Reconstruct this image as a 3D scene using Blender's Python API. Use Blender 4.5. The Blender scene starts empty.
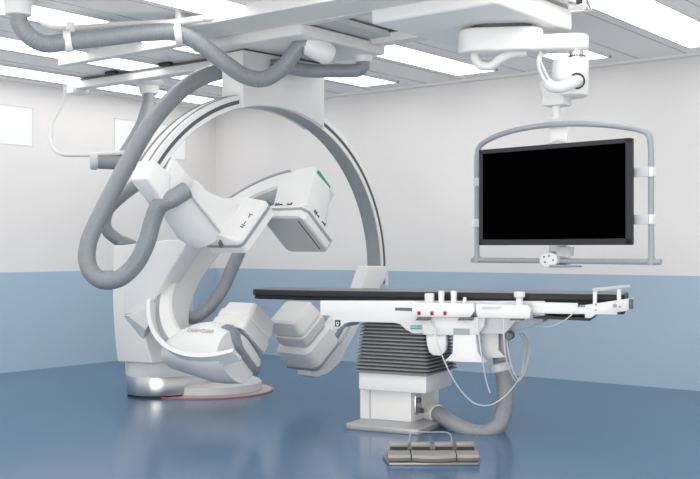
import bpy, bmesh, math, random
from mathutils import Vector, Matrix
random.seed(4)
PI = math.pi
sc = bpy.context.scene
COL = sc.collection
V = Vector

# ------------------------------------------------------------------ measured camera
FPX, CX, HOR, EYE, HEAD = 1050.0, 350.0, 248.0, 1.4, math.radians(38)
Rv = V((math.cos(HEAD), math.sin(HEAD), 0))       # to the right of the camera
Fv = V((-math.sin(HEAD), math.cos(HEAD), 0))      # into the room
Zv = V((0, 0, 1))

def Wc(xc, d, z):
    return Rv * xc + Fv * d + V((0, 0, z))
def P(px, py, d):
    return Wc((px - CX) / FPX * d, d, EYE - (py - HOR) / FPX * d)
def frame(o, ex, ey, ez):
    m = Matrix.Identity(4)
    for i, a in enumerate((ex, ey, ez)):
        for k in range(3): m[k][i] = a[k]
    for k in range(3): m[k][3] = o[k]
    return m
def trace(fr, px, py):
    """where the sight line through a photo point meets the local XY plane of a frame"""
    inv = fr.inverted()
    c = inv @ V((0, 0, EYE)); q = inv @ P(px, py, 5.0)
    t = c.z / (c.z - q.z); r = c + (q - c) * t
    return (r.x, r.y)
I4 = Matrix.Identity(4)

# ------------------------------------------------------------------ mesh builder
class M:
    def __init__(s): s.v = []; s.f = []; s.mi = []
    def add(s, vs, fs, fr=I4, mi=0):
        b = len(s.v)
        s.v += [fr @ V(v) for v in vs]
        s.f += [tuple(b + i for i in f) for f in fs]
        s.mi += [mi] * len(fs)
        return s
    def bm(s, bm, fr=I4, mi=0):
        bmesh.ops.recalc_face_normals(bm, faces=bm.faces)
        bm.verts.index_update()
        s.add([v.co.copy() for v in bm.verts], [[v.index for v in f.verts] for f in bm.faces], fr, mi)
        bm.free(); return s
    def box(s, c, size, fr=I4, bev=0.0, seg=2, mi=0):
        bm = bmesh.new(); bmesh.ops.create_cube(bm, size=1)
        for v in bm.verts: v.co = V((c[0] + v.co.x * size[0], c[1] + v.co.y * size[1], c[2] + v.co.z * size[2]))
        if bev: bmesh.ops.bevel(bm, geom=list(bm.edges), offset=bev, segments=seg, affect='EDGES', profile=.5)
        return s.bm(bm, fr, mi)
    def hexa(s, p8, fr=I4, bev=0.0, seg=2, mi=0):
        bm = bmesh.new(); v = [bm.verts.new(p) for p in p8]
        for f in ((0,3,2,1),(4,5,6,7),(0,1,5,4),(1,2,6,5),(2,3,7,6),(3,0,4,7)): bm.faces.new([v[i] for i in f])
        if bev: bmesh.ops.bevel(bm, geom=list(bm.edges), offset=bev, segments=seg, affect='EDGES', profile=.5)
        return s.bm(bm, fr, mi)
    def prism(s, out, z0, z1, fr=I4, bev=0.0, seg=2, mi=0):
        bm = bmesh.new()
        lo = [bm.verts.new((p[0], p[1], z0)) for p in out]; hi = [bm.verts.new((p[0], p[1], z1)) for p in out]
        n = len(out)
        bm.faces.new(lo[::-1]); bm.faces.new(hi)
        for i in range(n): bm.faces.new((lo[i], lo[(i+1) % n], hi[(i+1) % n], hi[i]))
        bmesh.ops.recalc_face_normals(bm, faces=bm.faces)
        if bev:
            es = [e for e in bm.edges if len(e.link_faces) == 2 and e.calc_face_angle(0) > .5]
            bmesh.ops.bevel(bm, geom=es, offset=bev, segments=seg, affect='EDGES', profile=.5, clamp_overlap=True)
        return s.bm(bm, fr, mi)
    def loft(s, rings, fr=I4, caps=True, closed=False, mi=0):
        n = len(rings[0]); vs = [p for r in rings for p in r]; fs = []
        k = len(rings)
        for j in range(k if closed else k - 1):
            a, b = j * n, ((j + 1) % k) * n
            for i in range(n): fs.append((a+i, a+(i+1) % n, b+(i+1) % n, b+i))
        if caps and not closed:
            fs.append(tuple(range(n))[::-1]); fs.append(tuple((k-1)*n + i for i in range(n)))
        bm = bmesh.new(); bv = [bm.verts.new(p) for p in vs]
        for f in fs: bm.faces.new([bv[i] for i in f])
        return s.bm(bm, fr, mi)
    def lathe(s, prof, fr=I4, n=32, mi=0):
        """prof: (r, z) from bottom to top about local z"""
        return s.loft([[(max(r, 1e-4)*math.cos(2*PI*i/n), max(r, 1e-4)*math.sin(2*PI*i/n), z) for i in range(n)] for r, z in prof], fr, mi=mi)
    def cyl(s, p0, p1, r0, r1=None, n=24, bev=0.0, mi=0):
        p0, p1 = V(p0), V(p1); r1 = r0 if r1 is None else r1
        d = p1 - p0; L = d.length; q = d.to_track_quat('Z', 'Y').to_matrix().to_4x4(); q.translation = p0
        pr = [(r0, 0), (r1, L)] if not bev else [(r0-bev, 0), (r0, bev), (r1, L-bev), (r1-bev, L)]
        return s.lathe(pr, q, n, mi)
    def tube(s, pts, r, n=14, step=.02, rib=0.0, pitch=.026, fr=I4, mi=0, smooth=True):
        pts = [fr @ V(p) for p in pts]
        c = resample(pts, step if not rib else pitch / 3.0, smooth)
        rings = []; t0 = None; nrm = None
        for i, p in enumerate(c):
            t = (c[min(i+1, len(c)-1)] - c[max(i-1, 0)]).normalized()
            if nrm is None:
                nrm = t.orthogonal().normalized()
            else:
                nrm = (nrm - t * nrm.dot(t)).normalized()
            b = t.cross(nrm)
            rr = r
            if rib: rr = r + (rib if i % 3 == 0 else (-rib if i % 3 == 1 else 0))
            rings.append([p + nrm*(rr*math.cos(2*PI*k/n)) + b*(rr*math.sin(2*PI*k/n)) for k in range(n)])
        return s.loft(rings, mi=mi)
    def arc(s, fr, prof, t0, t1, n=64, mi=0):
        """closed profile of (r, depth) swept from t0 to t1 degrees about local z, angle from local x"""
        rings = []
        for j in range(n + 1):
            t = math.radians(t0 + (t1 - t0) * j / n)
            rings.append([(r*math.cos(t), r*math.sin(t), h) for r, h in prof])
        return s.loft(rings, fr, mi=mi)

def resample(pts, step, smooth=True):
    if not smooth:
        out = []
        for a, b in zip(pts, pts[1:]):
            n = max(1, int((b-a).length/step)); out += [a.lerp(b, i/n) for i in range(n)]
        return out + [pts[-1]]
    q = [pts[0]*2 - pts[1]] + list(pts) + [pts[-1]*2 - pts[-2]]
    d = []
    for i in range(1, len(q)-2):
        p0, p1, p2, p3 = q[i-1:i+3]
        t = [0]; 
        for a, b in ((p0,p1),(p1,p2),(p2,p3)): t.append(t[-1] + max((b-a).length, 1e-6)**.5)
        for k in range(24):
            u = t[1] + (t[2]-t[1])*k/24
            A1 = p0*((t[1]-u)/(t[1]-t[0])) + p1*((u-t[0])/(t[1]-t[0]))
            A2 = p1*((t[2]-u)/(t[2]-t[1])) + p2*((u-t[1])/(t[2]-t[1]))
            A3 = p2*((t[3]-u)/(t[3]-t[2])) + p3*((u-t[2])/(t[3]-t[2]))
            B1 = A1*((t[2]-u)/(t[2]-t[0])) + A2*((u-t[0])/(t[2]-t[0]))
            B2 = A2*((t[3]-u)/(t[3]-t[1])) + A3*((u-t[1])/(t[3]-t[1]))
            d.append(B1*((t[2]-u)/(t[2]-t[1])) + B2*((u-t[1])/(t[2]-t[1])))
    d.append(pts[-1])
    L = [0]
    for a, b in zip(d, d[1:]): L.append(L[-1] + (b-a).length)
    n = max(2, int(round(L[-1]/step))); out = []; j = 0
    for i in range(n+1):
        s_ = L[-1]*i/n
        while j < len(L)-2 and L[j+1] < s_: j += 1
        w = (s_-L[j])/max(L[j+1]-L[j], 1e-9); out.append(d[j].lerp(d[j+1], min(1, w)))
    return out

def rrect(hx, hy, r, n=5, cx=0, cy=0):
    o = []
    for sx, sy, a in ((1,1,0),(-1,1,90),(-1,-1,180),(1,-1,270)):
        for i in range(n+1):
            t = math.radians(a + 90*i/n); o.append((cx + sx*(hx-r) + r*math.cos(t), cy + sy*(hy-r) + r*math.sin(t)))
    return o
def superell(ha, hb, e=3.0, n=32, ca=0, cb=0):
    o = []
    for i in range(n):
        t = 2*PI*i/n; c, s_ = math.cos(t), math.sin(t)
        o.append((ca + ha*math.copysign(abs(c)**(2/e), c), cb + hb*math.copysign(abs(s_)**(2/e), s_)))
    return o

# ------------------------------------------------------------------ objects
BASE = {}
def part(name, m, mat, parent=None, label=None, ang=32, smooth=True):
    me = bpy.data.meshes.new(name)
    base = BASE[parent.name] if parent else V((0, 0, 0))
    if parent is None:
        lo = V([min(v[i] for v in m.v) for i in range(3)]); hi = V([max(v[i] for v in m.v) for i in range(3)])
        base = V(((lo.x+hi.x)/2, (lo.y+hi.y)/2, lo.z))
    me.from_pydata([v - base for v in m.v], [], m.f)
    mats = mat if isinstance(mat, (list, tuple)) else [mat]
    for x in mats: me.materials.append(x)
    for p, i in zip(me.polygons, m.mi): p.material_index = i; p.use_smooth = smooth
    if smooth: me.set_sharp_from_angle(angle=math.radians(ang))
    me.update()
    o = bpy.data.objects.new(name, me); COL.objects.link(o)
    if parent: o.parent = parent
    else: o.location = base
    BASE[o.name] = base
    if label: o['label'] = label
    return o
def thing(name, label, cat, base, group=None):
    o = bpy.data.objects.new(name, None); COL.objects.link(o)
    o.location = base; o.empty_display_size = .1; BASE[o.name] = V(base)
    o['label'] = label; o['category'] = cat
    if group: o['group'] = group
    return o
def tag(o, label, cat, group=None):
    o['label'] = label; o['category'] = cat
    if group: o['group'] = group
    return o
def structure(o, label=None):
    o['kind'] = 'structure'
    if label: o['label'] = label
    return o
def text_mesh(txt, size, fr, ext=.002, bold=0.0):
    cu = bpy.data.curves.new('lettering', 'FONT'); cu.body = txt; cu.size = size; cu.extrude = ext
    cu.align_x = 'CENTER'; cu.align_y = 'CENTER'; cu.offset = bold; cu.resolution_u = 3
    ob = bpy.data.objects.new('lettering', cu); COL.objects.link(ob)
    dg = bpy.context.evaluated_depsgraph_get(); dg.update()
    me = bpy.data.meshes.new_from_object(ob.evaluated_get(dg))
    m = M(); m.add([v.co.copy() for v in me.vertices], [tuple(p.vertices) for p in me.polygons], fr)
    bpy.data.objects.remove(ob); bpy.data.meshes.remove(me); bpy.data.curves.remove(cu)
    return m

# ------------------------------------------------------------------ materials
def mat(name, col, rough=.5, metal=0.0, spec=.5, noise=0.0, nscale=8.0, bump=0.0, coat=0.0, emit=None, estr=0.0):
    m = bpy.data.materials.new(name); m.use_nodes = True
    nt = m.node_tree; b = nt.nodes['Principled BSDF']
    c = (*col, 1)
    b.inputs['Base Color'].default_value = c; b.inputs['Roughness'].default_value = rough
    b.inputs['Metallic'].default_value = metal; b.inputs['Specular IOR Level'].default_value = spec
    b.inputs['Coat Weight'].default_value = coat
    if emit: b.inputs['Emission Color'].default_value = (*emit, 1); b.inputs['Emission Strength'].default_value = estr
    if noise or bump:
        tc = nt.nodes.new('ShaderNodeTexCoord'); nz = nt.nodes.new('ShaderNodeTexNoise')
        nz.inputs['Scale'].default_value = nscale; nz.inputs['Detail'].default_value = 4
        nt.links.new(tc.outputs['Object'], nz.inputs['Vector'])
        if noise:
            mx = nt.nodes.new('ShaderNodeMix'); mx.data_type = 'RGBA'
            mx.inputs[6].default_value = tuple(max(0, x*(1-noise)) for x in col) + (1,)
            mx.inputs[7].default_value = tuple(min(1, x*(1+noise)) for x in col) + (1,)
            nt.links.new(nz.outputs['Fac'], mx.inputs[0]); nt.links.new(mx.outputs[2], b.inputs['Base Color'])
        if bump:
            bp = nt.nodes.new('ShaderNodeBump'); bp.inputs['Strength'].default_value = bump; bp.inputs['Distance'].default_value = .01
            nt.links.new(nz.outputs['Fac'], bp.inputs['Height']); nt.links.new(bp.outputs['Normal'], b.inputs['Normal'])
    return m
def s2l(r, g, b):
    return tuple((x/255/12.92 if x/255 < .04045 else ((x/255+.055)/1.055)**2.4) for x in (r, g, b))
WHITE   = mat('white_lacquer', (.74, .74, .735), .38, noise=.015)
WHITE2  = mat('soft_white_plastic', (.69, .69, .685), .5, noise=.02)
PALE    = mat('pale_grey_panel', (.52, .53, .54), .45, noise=.02)
GREYP   = mat('mid_grey_paint', (.30, .32, .345), .4, noise=.03)
STEEL   = mat('brushed_steel', (.62, .62, .63), .32, 1.0, noise=.04, nscale=30)
CHROME  = mat('chrome', (.75, .75, .76), .12, 1.0)
HOSE    = mat('grey_ribbed_plastic', (.235, .25, .275), .36, noise=.03)
HOSE2   = mat('mid_grey_ribbed_plastic', (.275, .285, .305), .40, noise=.03)
TUBEGR  = mat('grey_powder_coat', (.31, .335, .365), .4, noise=.02)
DARK    = mat('black_recess', (.02, .02, .022), .6)
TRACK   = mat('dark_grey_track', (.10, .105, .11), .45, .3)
RUBBER  = mat('dark_grey_bellows', (.215, .215, .22), .55, noise=.06)
VINYL   = mat('charcoal_vinyl', (.020, .022, .027), .5, spec=.25, noise=.06, nscale=20, bump=.05)
CARBON  = mat('black_carbon_top', (.008, .009, .012), .45, spec=.25, noise=.1)
BEZEL   = mat('dark_slate_bezel', (.012, .0125, .018), .38, noise=.05)
SCREEN  = mat('black_glass_screen', (.0005, .0005, .0005), .5, spec=.0)
TEAL    = mat('teal_label', s2l(40, 150, 140), .5)
GREEN   = mat('dark_green_label', s2l(15, 70, 62), .5)
REDB    = mat('red_button', s2l(190, 60, 75), .4)
LETTER  = mat('grey_lettering', s2l(178, 178, 182), .6)
SYMB    = mat('dark_grey_symbols', s2l(95, 97, 100), .6)
REDRIM  = mat('red_floor_edging', s2l(190, 118, 128), .5)
CABLE   = mat('white_cable_sheath', (.60, .60, .60), .45, noise=.02)
PEDALM  = mat('worn_grey_beige_metal', (.27, .262, .245), .42, .15, noise=.10, nscale=14)
TRAY    = mat('dull_steel_tray', (.25, .25, .25), .38, .6, noise=.08)
ACCENT  = mat('blue_grey_accent', (.30, .315, .345), .35, .2)
FACEG   = mat('detector_face_grey', (.50, .51, .51), .38, noise=.02)
LAMP_E, PANE_E, WORLD_E, EXPO, BOUNCE = 2.8, .30, .88, .22, 125
# ================================================================== ROOM
XL, YB, ZC = -10.3, 10.2, 3.3          # left wall, back wall, ceiling
XR, YF = -1.0, 2.5                       # how far the room is built
BLUE_H = 1.125
def wall_mat(name, grey, blue):
    m = bpy.data.materials.new(name); m.use_nodes = True; nt = m.node_tree; b = nt.nodes['Principled BSDF']
    g = nt.nodes.new('ShaderNodeNewGeometry'); sp = nt.nodes.new('ShaderNodeSeparateXYZ'); nt.links.new(g.outputs['Position'], sp.inputs[0])
    gt = nt.nodes.new('ShaderNodeMath'); gt.operation = 'GREATER_THAN'; gt.inputs[1].default_value = BLUE_H
    nt.links.new(sp.outputs['Z'], gt.inputs[0])
    mx = nt.nodes.new('ShaderNodeMix'); mx.data_type = 'RGBA'; mx.inputs[6].default_value = (*blue, 1); mx.inputs[7].default_value = (*grey, 1)
    nt.links.new(gt.outputs[0], mx.inputs[0])
    nz = nt.nodes.new('ShaderNodeTexNoise'); nz.inputs['Scale'].default_value = .8
    nt.links.new(g.outputs['Position'], nz.inputs['Vector'])
    rm = nt.nodes.new('ShaderNodeMapRange'); rm.inputs[3].default_value = .97; rm.inputs[4].default_value = 1.03
    nt.links.new(nz.outputs['Fac'], rm.inputs[0])
    ml = nt.nodes.new('ShaderNodeMix'); ml.data_type = 'RGBA'; ml.blend_type = 'MULTIPLY'; ml.inputs[0].default_value = 1
    nt.links.new(mx.outputs[2], ml.inputs[6]); nt.links.new(rm.outputs[0], ml.inputs[7])
    nt.links.new(ml.outputs[2], b.inputs['Base Color']); b.inputs['Roughness'].default_value = .55
    b.inputs['Specular IOR Level'].default_value = .25
    return m
WALL = wall_mat('two_tone_wall_paint', (.845, .825, .81), (.435, .562, .675))
FLOORM = mat('blue_grey_epoxy', (.046, .115, .22), .17, spec=.6, noise=.05, nscale=1.2)
CEIL = mat('ceiling_white_panel', (.90, .875, .855), .6, noise=.015, nscale=2)
JOINT = mat('ceiling_joint_grey', (.55, .55, .55), .6)
LAMP = mat('lit_lamp_diffuser', (.9, .9, .9), .5, emit=(1, .985, .96), estr=LAMP_E)
GLOW = mat('daylit_frosted_pane', (.6, .6, .6), .5, emit=(.97, .985, 1), estr=PANE_E)

structure(part('floor', M().box(((XL+XR)/2, (YF-.2+YB)/2, -.05), (XR-XL+.4, YB-YF+.6, .1)), FLOORM))
structure(part('ceiling', M().box(((XL+XR)/2, (YF+YB)/2, ZC+.06), (XR-XL+.4, YB-YF+.4, .12)), CEIL))
structure(part('wall_back', M().box(((XL+XR)/2, YB+.1, ZC/2), (XR-XL+.4, .2, ZC)), WALL))
# left wall has two openings for the high windows
WZ0, WZ1 = 2.56, 3.01
WIN = [(6.02, 7.27), (8.44, 9.65)]
ml = M()
ml.box((XL-.1, (YF+YB)/2, WZ0/2), (.2, YB-YF, WZ0)); ml.box((XL-.1, (YF+YB)/2, (WZ1+ZC)/2), (.2, YB-YF, ZC-WZ1))
ys = [YF, WIN[0][0], WIN[0][1], WIN[1][0], WIN[1][1], YB]
for i in (0, 2, 4): ml.box((XL-.1, (ys[i]+ys[i+1])/2, (WZ0+WZ1)/2), (.2, ys[i+1]-ys[i], WZ1-WZ0))
structure(part('wall_left', ml, WALL))
for k, (a, b) in enumerate(WIN):
    w = structure(part('window_%d' % (k+1), M().box((XL-.012, (a+b)/2, (WZ0+WZ1)/2), (.02, b-a, WZ1-WZ0)), GLOW))
    fm = M()
    for zz in (WZ0+.006, WZ1-.006): fm.box((XL+.001, (a+b)/2, zz), (.006, b-a, .012))
    for yy in (a+.006, b-.006): fm.box((XL+.001, yy, (WZ0+WZ1)/2), (.006, .012, WZ1-WZ0))
    part('window_frame', fm, WHITE2, w)
# cornice with its shadow gap, and ceiling joints
structure(part('trim_1', M().box(((XL+XR)/2, YB-.05, ZC-.012), (XR-XL, .1, .024)), CEIL))
structure(part('trim_2', M().box((XL+.05, (YF+YB)/2, ZC-.012), (.1, YB-YF, .024)), CEIL))
LX = [-3.32 - 1.28*k for k in range(-1, 6)]      # centre lines of the light strips
jm = M()
for x in LX:
    for s_ in (-.40, .40): jm.box((x+s_, (YF+10.08)/2, ZC-.001), (.014, 10.08-YF, .006))
structure(part('trim_3', jm, JOINT))
for i, x in enumerate(LX):
    where = {1: 'long white ceiling light strip nearest the right edge of the photo', 2: 'long white ceiling light strip passing behind the monitor arm',
             3: 'long white ceiling light strip between the gantry carriage and the monitor carriage', 4: 'long white ceiling light strip ending behind the round gantry arm at its right',
             5: 'long white ceiling light strip above the left end of the round gantry arm', 6: 'long white ceiling light strip nearest the left wall'}
    lab = where.get(i, 'long white ceiling light strip running overhead outside the right edge of the photo')
    t = thing('ceiling_light', lab, 'light', (x, 6.6, ZC), 'ceiling light strips')
    part('diffuser', M().box((x, (YF+.1+9.72)/2, ZC-.012), (.47, 9.72-YF-.1, .02)), LAMP, t)
    f = M()
    for s_ in (-.245, .245): f.box((x+s_, (YF+.1+9.74)/2, ZC-.012), (.02, 9.74-YF-.1, .026))
    f.box((x, 9.735, ZC-.012), (.51, .03, .026))
    part('frame', f, WHITE2, t)
# ================================================================== CEILING RAILS
def rail(name_lab, segs, matl=WHITE2):
    m = M()
    for c, s_ in segs: m.box(c, s_, bev=.006, seg=1)
    return m
zt = ZC
r1 = part('ceiling_rail', rail('', [((-5.25, 6.17, zt-.05), (2.9, .42, .10)), ((-5.25, 5.93, zt-.055), (2.9, .05, .11))]), WHITE2)
tag(r1, 'wide flat white ceiling rail above the grey support hose, nearest the camera', 'rail', 'ceiling rails')
r2 = part('ceiling_rail', rail('', [((-6.22, 6.44, zt-.05), (4.86, .10, .10))]), WHITE2)
tag(r2, 'narrow white ceiling rail right behind the wide flat rail', 'rail', 'ceiling rails')
RB = thing('ceiling_rail', 'white ceiling rail ending in a square white cap, farthest from the camera', 'rail', (-5, 7.42, zt-.15), 'ceiling rails')
part('beam', M().box((-6.775, 7.42, zt-.06), (5.75, .15, .12), bev=.006, seg=1), WHITE2, RB)
part('slot', M().box((-6.72, 7.335, zt-.03), (5.6, .02, .025)), TRACK, RB, label='dark slot along the rail')
part('end_cap', M().box((-9.70, 7.42, zt-.085), (.16, .22, .17), bev=.012), WHITE, RB)
for x in (-8.95, -8.1, -7.2, -6.75):
    part('bracket', M().box((x, 7.30, zt-.02), (.16, .06, .03), bev=.004, seg=1), DARK if x < -6.8 else TRACK, RB, label='dark bracket on the rail')
# hangers of the nearest rail
for px, yy in ((240, 5.86), (319, 5.86)):
    pass

# ================================================================== CEILING C-ARM (round arm)
ISO = P(263, 268, 9.3)
hd = math.radians(43)
IR = P(272, 272, 9.3)
Yb = (Fv*math.cos(hd) + Rv*math.sin(hd)).normalized(); Xb = Yb.cross(Zv).normalized()
FB = frame(IR, Yb, Zv, Xb)                    # local x = along the ring plane, y = up, z = toward the right/near side
CB = thing('ceiling_c_arm', 'big round white C-arm hanging from the ceiling carriage, arching over the table end', 'medical imaging machine', ISO + V((0, 0, -1.15)))
RI, RO, D0, D1 = 1.465, 1.575, -.185, 0.0
body = [(RI, D0), (RO, D0), (RO, D1), (RI+.068, D1), (RI+.068, D1-.02), (RI+.034, D1-.02), (RI+.034, D1), (RI, D1)]
T0, T1 = -6, 145.5
carm = part('c_arm', M().arc(FB, body, T0, T1, 96), WHITE, CB)
part('inner_liner', M().arc(FB, [(RI-.006, D0+.008), (RI+.004, D0+.008), (RI+.004, D1-.008), (RI-.006, D1-.008)], T0, T1, 96), mat('liner_grey', (.36, .375, .385), .42, .35, noise=.04, nscale=20), carm, label='brushed grey inner face of the round arm')
part('guide_track', M().arc(FB, [(RI+.036, D1-.018), (RI+.066, D1-.018), (RI+.066, D1-.004), (RI+.036, D1-.004)], T0+1, T1, 96), TRACK, carm, label='dark groove in the side of the round arm')
for a, b in ((D0-.004, D0+.026), (D1-.062, D1-.040)):
    part('outer_track', M().arc(FB, [(RO-.004, a), (RO+.004, a), (RO+.004, b), (RO-.004, b)], T0, T1, 96), mat('slate_track', (.17, .175, .185), .4), carm, label='grey line on the rim of the round arm')
# holder that grips the ring
hold = [(-.30, 1.89), (.80, 1.89)]
th0, th1 = math.acos(.80/1.462), math.acos(-.30/1.462)
o = [(-.30, 1.87), (.80, 1.87)][::-1] + []
th0, th1 = math.acos(.62/1.462), math.acos(-.38/1.462)
o = [(.62, 1.912), (-.38, 1.912)] + [(1.462*math.cos(th1 + (th0-th1)*i/24), 1.462*math.sin(th1 + (th0-th1)*i/24)) for i in range(25)]
part('holder', M().prism(o, -.235, .045, FB, bev=.012), WHITE2, CB)
part('holder_top', M().prism([(-.34, 1.905), (.58, 1.905), (.58, 1.935), (-.34, 1.935)], -.20, .03, FB), TRACK, CB, label='dark joint above the holder')
# carriage slab under the rails
zs = 3.13
cc = [trace(frame(V((0, 0, zs)), V((1, 0, 0)), V((0, 1, 0)), Zv), *q) for q in ((228, 51), (297, 34), (388, 52.5))]
x0, y0 = cc[1][0], cc[1][1]
slab = [(-6.75, 6.39), (-5.50, 6.39), (-5.50, 7.56), (-6.75, 7.56)]
part('carriage', M().prism(slab, 3.115, 3.215, bev=.025, seg=3), WHITE2, CB)
part('carriage_top', M().prism([(-6.7, 6.42), (-5.56, 6.42), (-5.56, 7.46), (-6.7, 7.46)], 3.19, 3.235), DARK, CB, label='dark gap between carriage and rails')
part('trolley', M().prism([(-6.6, 6.40), (-5.3, 6.40), (-5.3, 7.50), (-6.6, 7.50)], 3.225, 3.27), PALE, CB)
m = M(); a, b = P(305, 42.5, 8.74), P(334, 57, 8.80)
q = (b-a).to_track_quat('Z', 'Y').to_matrix().to_4x4(); q.translation = a; Lq = (b-a).length
m.lathe([(.062, 0), (.088, .0), (.092, .012), (.096, Lq*.7), (.088, Lq*.85), (.06, Lq*.97), (0, Lq)], q, 28)
part('hose_socket', m, WHITE, CB)
b = P(363, 60, 9.36)
m = M(); m.lathe([(.068, -.02), (.074, -.015), (.080, .03), (.105, .045), (.115, 3.13-b.z)], frame(b, V((1,0,0)), V((0,1,0)), Zv), 28)
part('hose_socket', m, WHITE, CB)
# end block at the left of the ring
def arcpt(r, t, h): return (r*math.cos(math.radians(t)), r*math.sin(math.radians(t)), h)
eb = M()
eb.hexa([arcpt(1.38, 144.5, -.20), arcpt(1.28, 155, -.20), arcpt(1.28, 155, .03), arcpt(1.38, 144.5, .03),
         arcpt(1.585, 144.5, -.20), arcpt(1.57, 151, -.20), arcpt(1.57, 151, .03), arcpt(1.585, 144.5, .03)], FB, bev=.02, seg=3)
eb.hexa([arcpt(1.17, 139, -.16), arcpt(1.15, 152, -.16), arcpt(1.15, 152, .02), arcpt(1.17, 139, .02),
         arcpt(1.455, 139, -.16), arcpt(1.44, 151, -.16), arcpt(1.44, 151, .02), arcpt(1.455, 139, .02)], FB, bev=.02, seg=3)
part('end_block', eb, WHITE, CB)
# detector of the round arm, on the left, looking at the centre of the ring
aB = V((-.735, .678, 0)).normalized(); mB = V((.678, .735, 0)).normalized()
aBw = Yb*aB.x + Zv*aB.y; mBw = Yb*mB.x + Zv*mB.y
ISD = P(268, 263, 9.3)
FD = frame(ISD, Xb, mBw, aBw)                  # local x toward right/near, y along the panel, z away from the ring centre
FDS = frame(ISD + Xb*.03, mBw, aBw, Xb)        # side plane of the housing
top_ = [trace(FDS, *q) for q in ((241, 205), (236, 201), (223, 198), (208, 191), (197, 179.5), (184, 177))]
low_ = [trace(FDS, *q) for q in ((187, 190), (198, 205), (211, 221), (223, 236))]
def sec(x, dm, db=0.0, k=1.0):
    return [(m_ - .012*(1-k)*8, b_ - .03*(1-k), x) for m_, b_ in top_] + [(m_ - dm*w_, b_ + db, x) for (m_, b_), w_ in zip(low_, (.75, 1.2, 1.4, .95))]
DB = part('detector_housing', M().loft([sec(.0, -.012, 0, .8), sec(-.015, .0), sec(-.05, .06), sec(-.11, .115), sec(-.18, .145), sec(-.25, .15), sec(-.30, .13), sec(-.33, .07, 0, .75)], FDS), WHITE, CB, ang=40)
part('detector_tray', M().loft(
    [[(x, y, z) for x, y in rrect(.245, .245, .05, 5)] for z in (.40, .525)] + [[(x, y, .535) for x, y in rrect(.24, .24, .05, 5)], [(x, y, .60) for x, y in rrect(.15, .225, .05, 5, -.09, 0)]], FD), WHITE, CB)
part('detector_band', M().prism(rrect(.249, .249, .052, 5), .468, .498, FD), GREYP, CB, label='grey band round the detector')
part('detector_panel', M().prism(rrect(.215, .215, .03, 5), .392, .402, FD), FACEG, CB)
FSY = frame(FD @ V((.243, 0, .533)), mBw, (aBw*.065 - Xb*.18).normalized(), (Xb*.065 + aBw*.18).normalized())
for (y, z, w, h) in ((-.09, .06, .014, .035), (-.068, .06, .012, .035), (-.04, .06, .03, .010), (.03, .06, .03, .010), (.055, .06, .010, .035)):
    part('symbol', M().box((y, z, 0), (w, h, .006), FSY), SYMB, CB, label='small dark symbol on the detector side')
st = M()
pts = [V((m_-.002, b_, .0)) for m_, b_ in low_]
st.tube([p for p in pts], .007, 8, fr=FDS)
part('seam', st, LETTER, DB, label='grey seam along the detector housing')
q = trace(FDS, 222, 243)
lt = M(); lt.prism([(q[0]-.04, q[1]-.02), (q[0]+.035, q[1]-.02), (q[0]+.015, q[1]+.03), (q[0]-.02, q[1]+.03)], -.01, .004, FDS)
part('crest_mark', lt, SYMB, DB, label='small dark mark near the tray')
# link from the right end of the ring down to the x-ray tube
lkp = [trace(FB, *q) for q in ((368, 266), (387, 266), (386, 278), (372, 303), (355, 334), (339, 364), (328, 374), (316, 378), (308, 376), (308, 366), (322, 344), (343, 312), (361, 287))]
lk = part('tube_link', M().prism(lkp, -.15, .01, FB, bev=.02, seg=3), WHITE, CB)
part('inlay', M().prism([trace(FB, *q) for q in ((352, 303), (356, 306), (334, 345), (322, 362), (317, 360), (330, 341))], .0, .013, FB, bev=.002), ACCENT, lk, label='grey stripe along the tube link')
# tube of the round arm
at = V((.63, -.777, 0)).normalized(); mt = V((.777, .63, 0)).normalized()
FT = frame(ISO, Xb, Yb*mt.x + Zv*mt.y, Yb*at.x + Zv*at.y)
def rings(secs, n=6):
    return [[(x, y, z) for x, y in rrect(hx, hy, rr, n, cx, cy)] for (z, cx, cy, hx, hy, rr) in secs]
th = part('tube_housing', M().loft(rings(((.80, -.01, -.02, .20, .17, .06), (.83, -.01, -.02, .225, .20, .07), (.98, -.01, -.02, .23, .205, .08), (1.06, -.01, -.01, .22, .19, .09), (1.12, -.01, .0, .15, .14, .09), (1.145, -.01, .0, .09, .08, .07))), FT), WHITE, CB)
part('collimator', M().loft(rings(((.50, .02, -.01, .15, .13, .03), (.515, .02, -.01, .165, .15, .04), (.64, .02, -.01, .195, .165, .05), (.65, .02, -.01, .185, .155, .05), (.67, .02, -.01, .185, .155, .05), (.68, .02, -.01, .20, .17, .05), (.76, .01, -.01, .20, .17, .06), (.82, .0, -.01, .15, .15, .06))), FT), WHITE2, CB)
part('accent_band', M().prism(rrect(.232, .208, .082, 6, -.01, -.02), 1.0, 1.03, FT, bev=.004), ACCENT, th, label='blue grey band round the x-ray tube')
q0, q1 = trace(FB, 333, 355), trace(FB, 352, 322)
du = (Yb*(q1[0]-q0[0]) + Zv*(q1[1]-q0[1])).normalized()
part('lettering', text_mesh('CARE+CLEAR', .048, frame(FB @ V(((q0[0]+q1[0])/2, (q0[1]+q1[1])/2, .011)), du, Xb.cross(du), Xb)), LETTER, bpy.data.objects['tube_link'])

# ================================================================== FLOOR C-ARM
XA = V((1, 0, 0))
aA = V((0, .64, .77)).normalized(); nA = V((0, .77, -.64)).normalized()
ISA = ISO + V((.10, 0, 0)) + V((0, 0, -.01))
FCA = thing('floor_c_arm', 'white floor mounted C-arm on a steel base with a red edged floor plate', 'medical imaging machine', Wc(-1.4, 10.35, 0))
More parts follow.
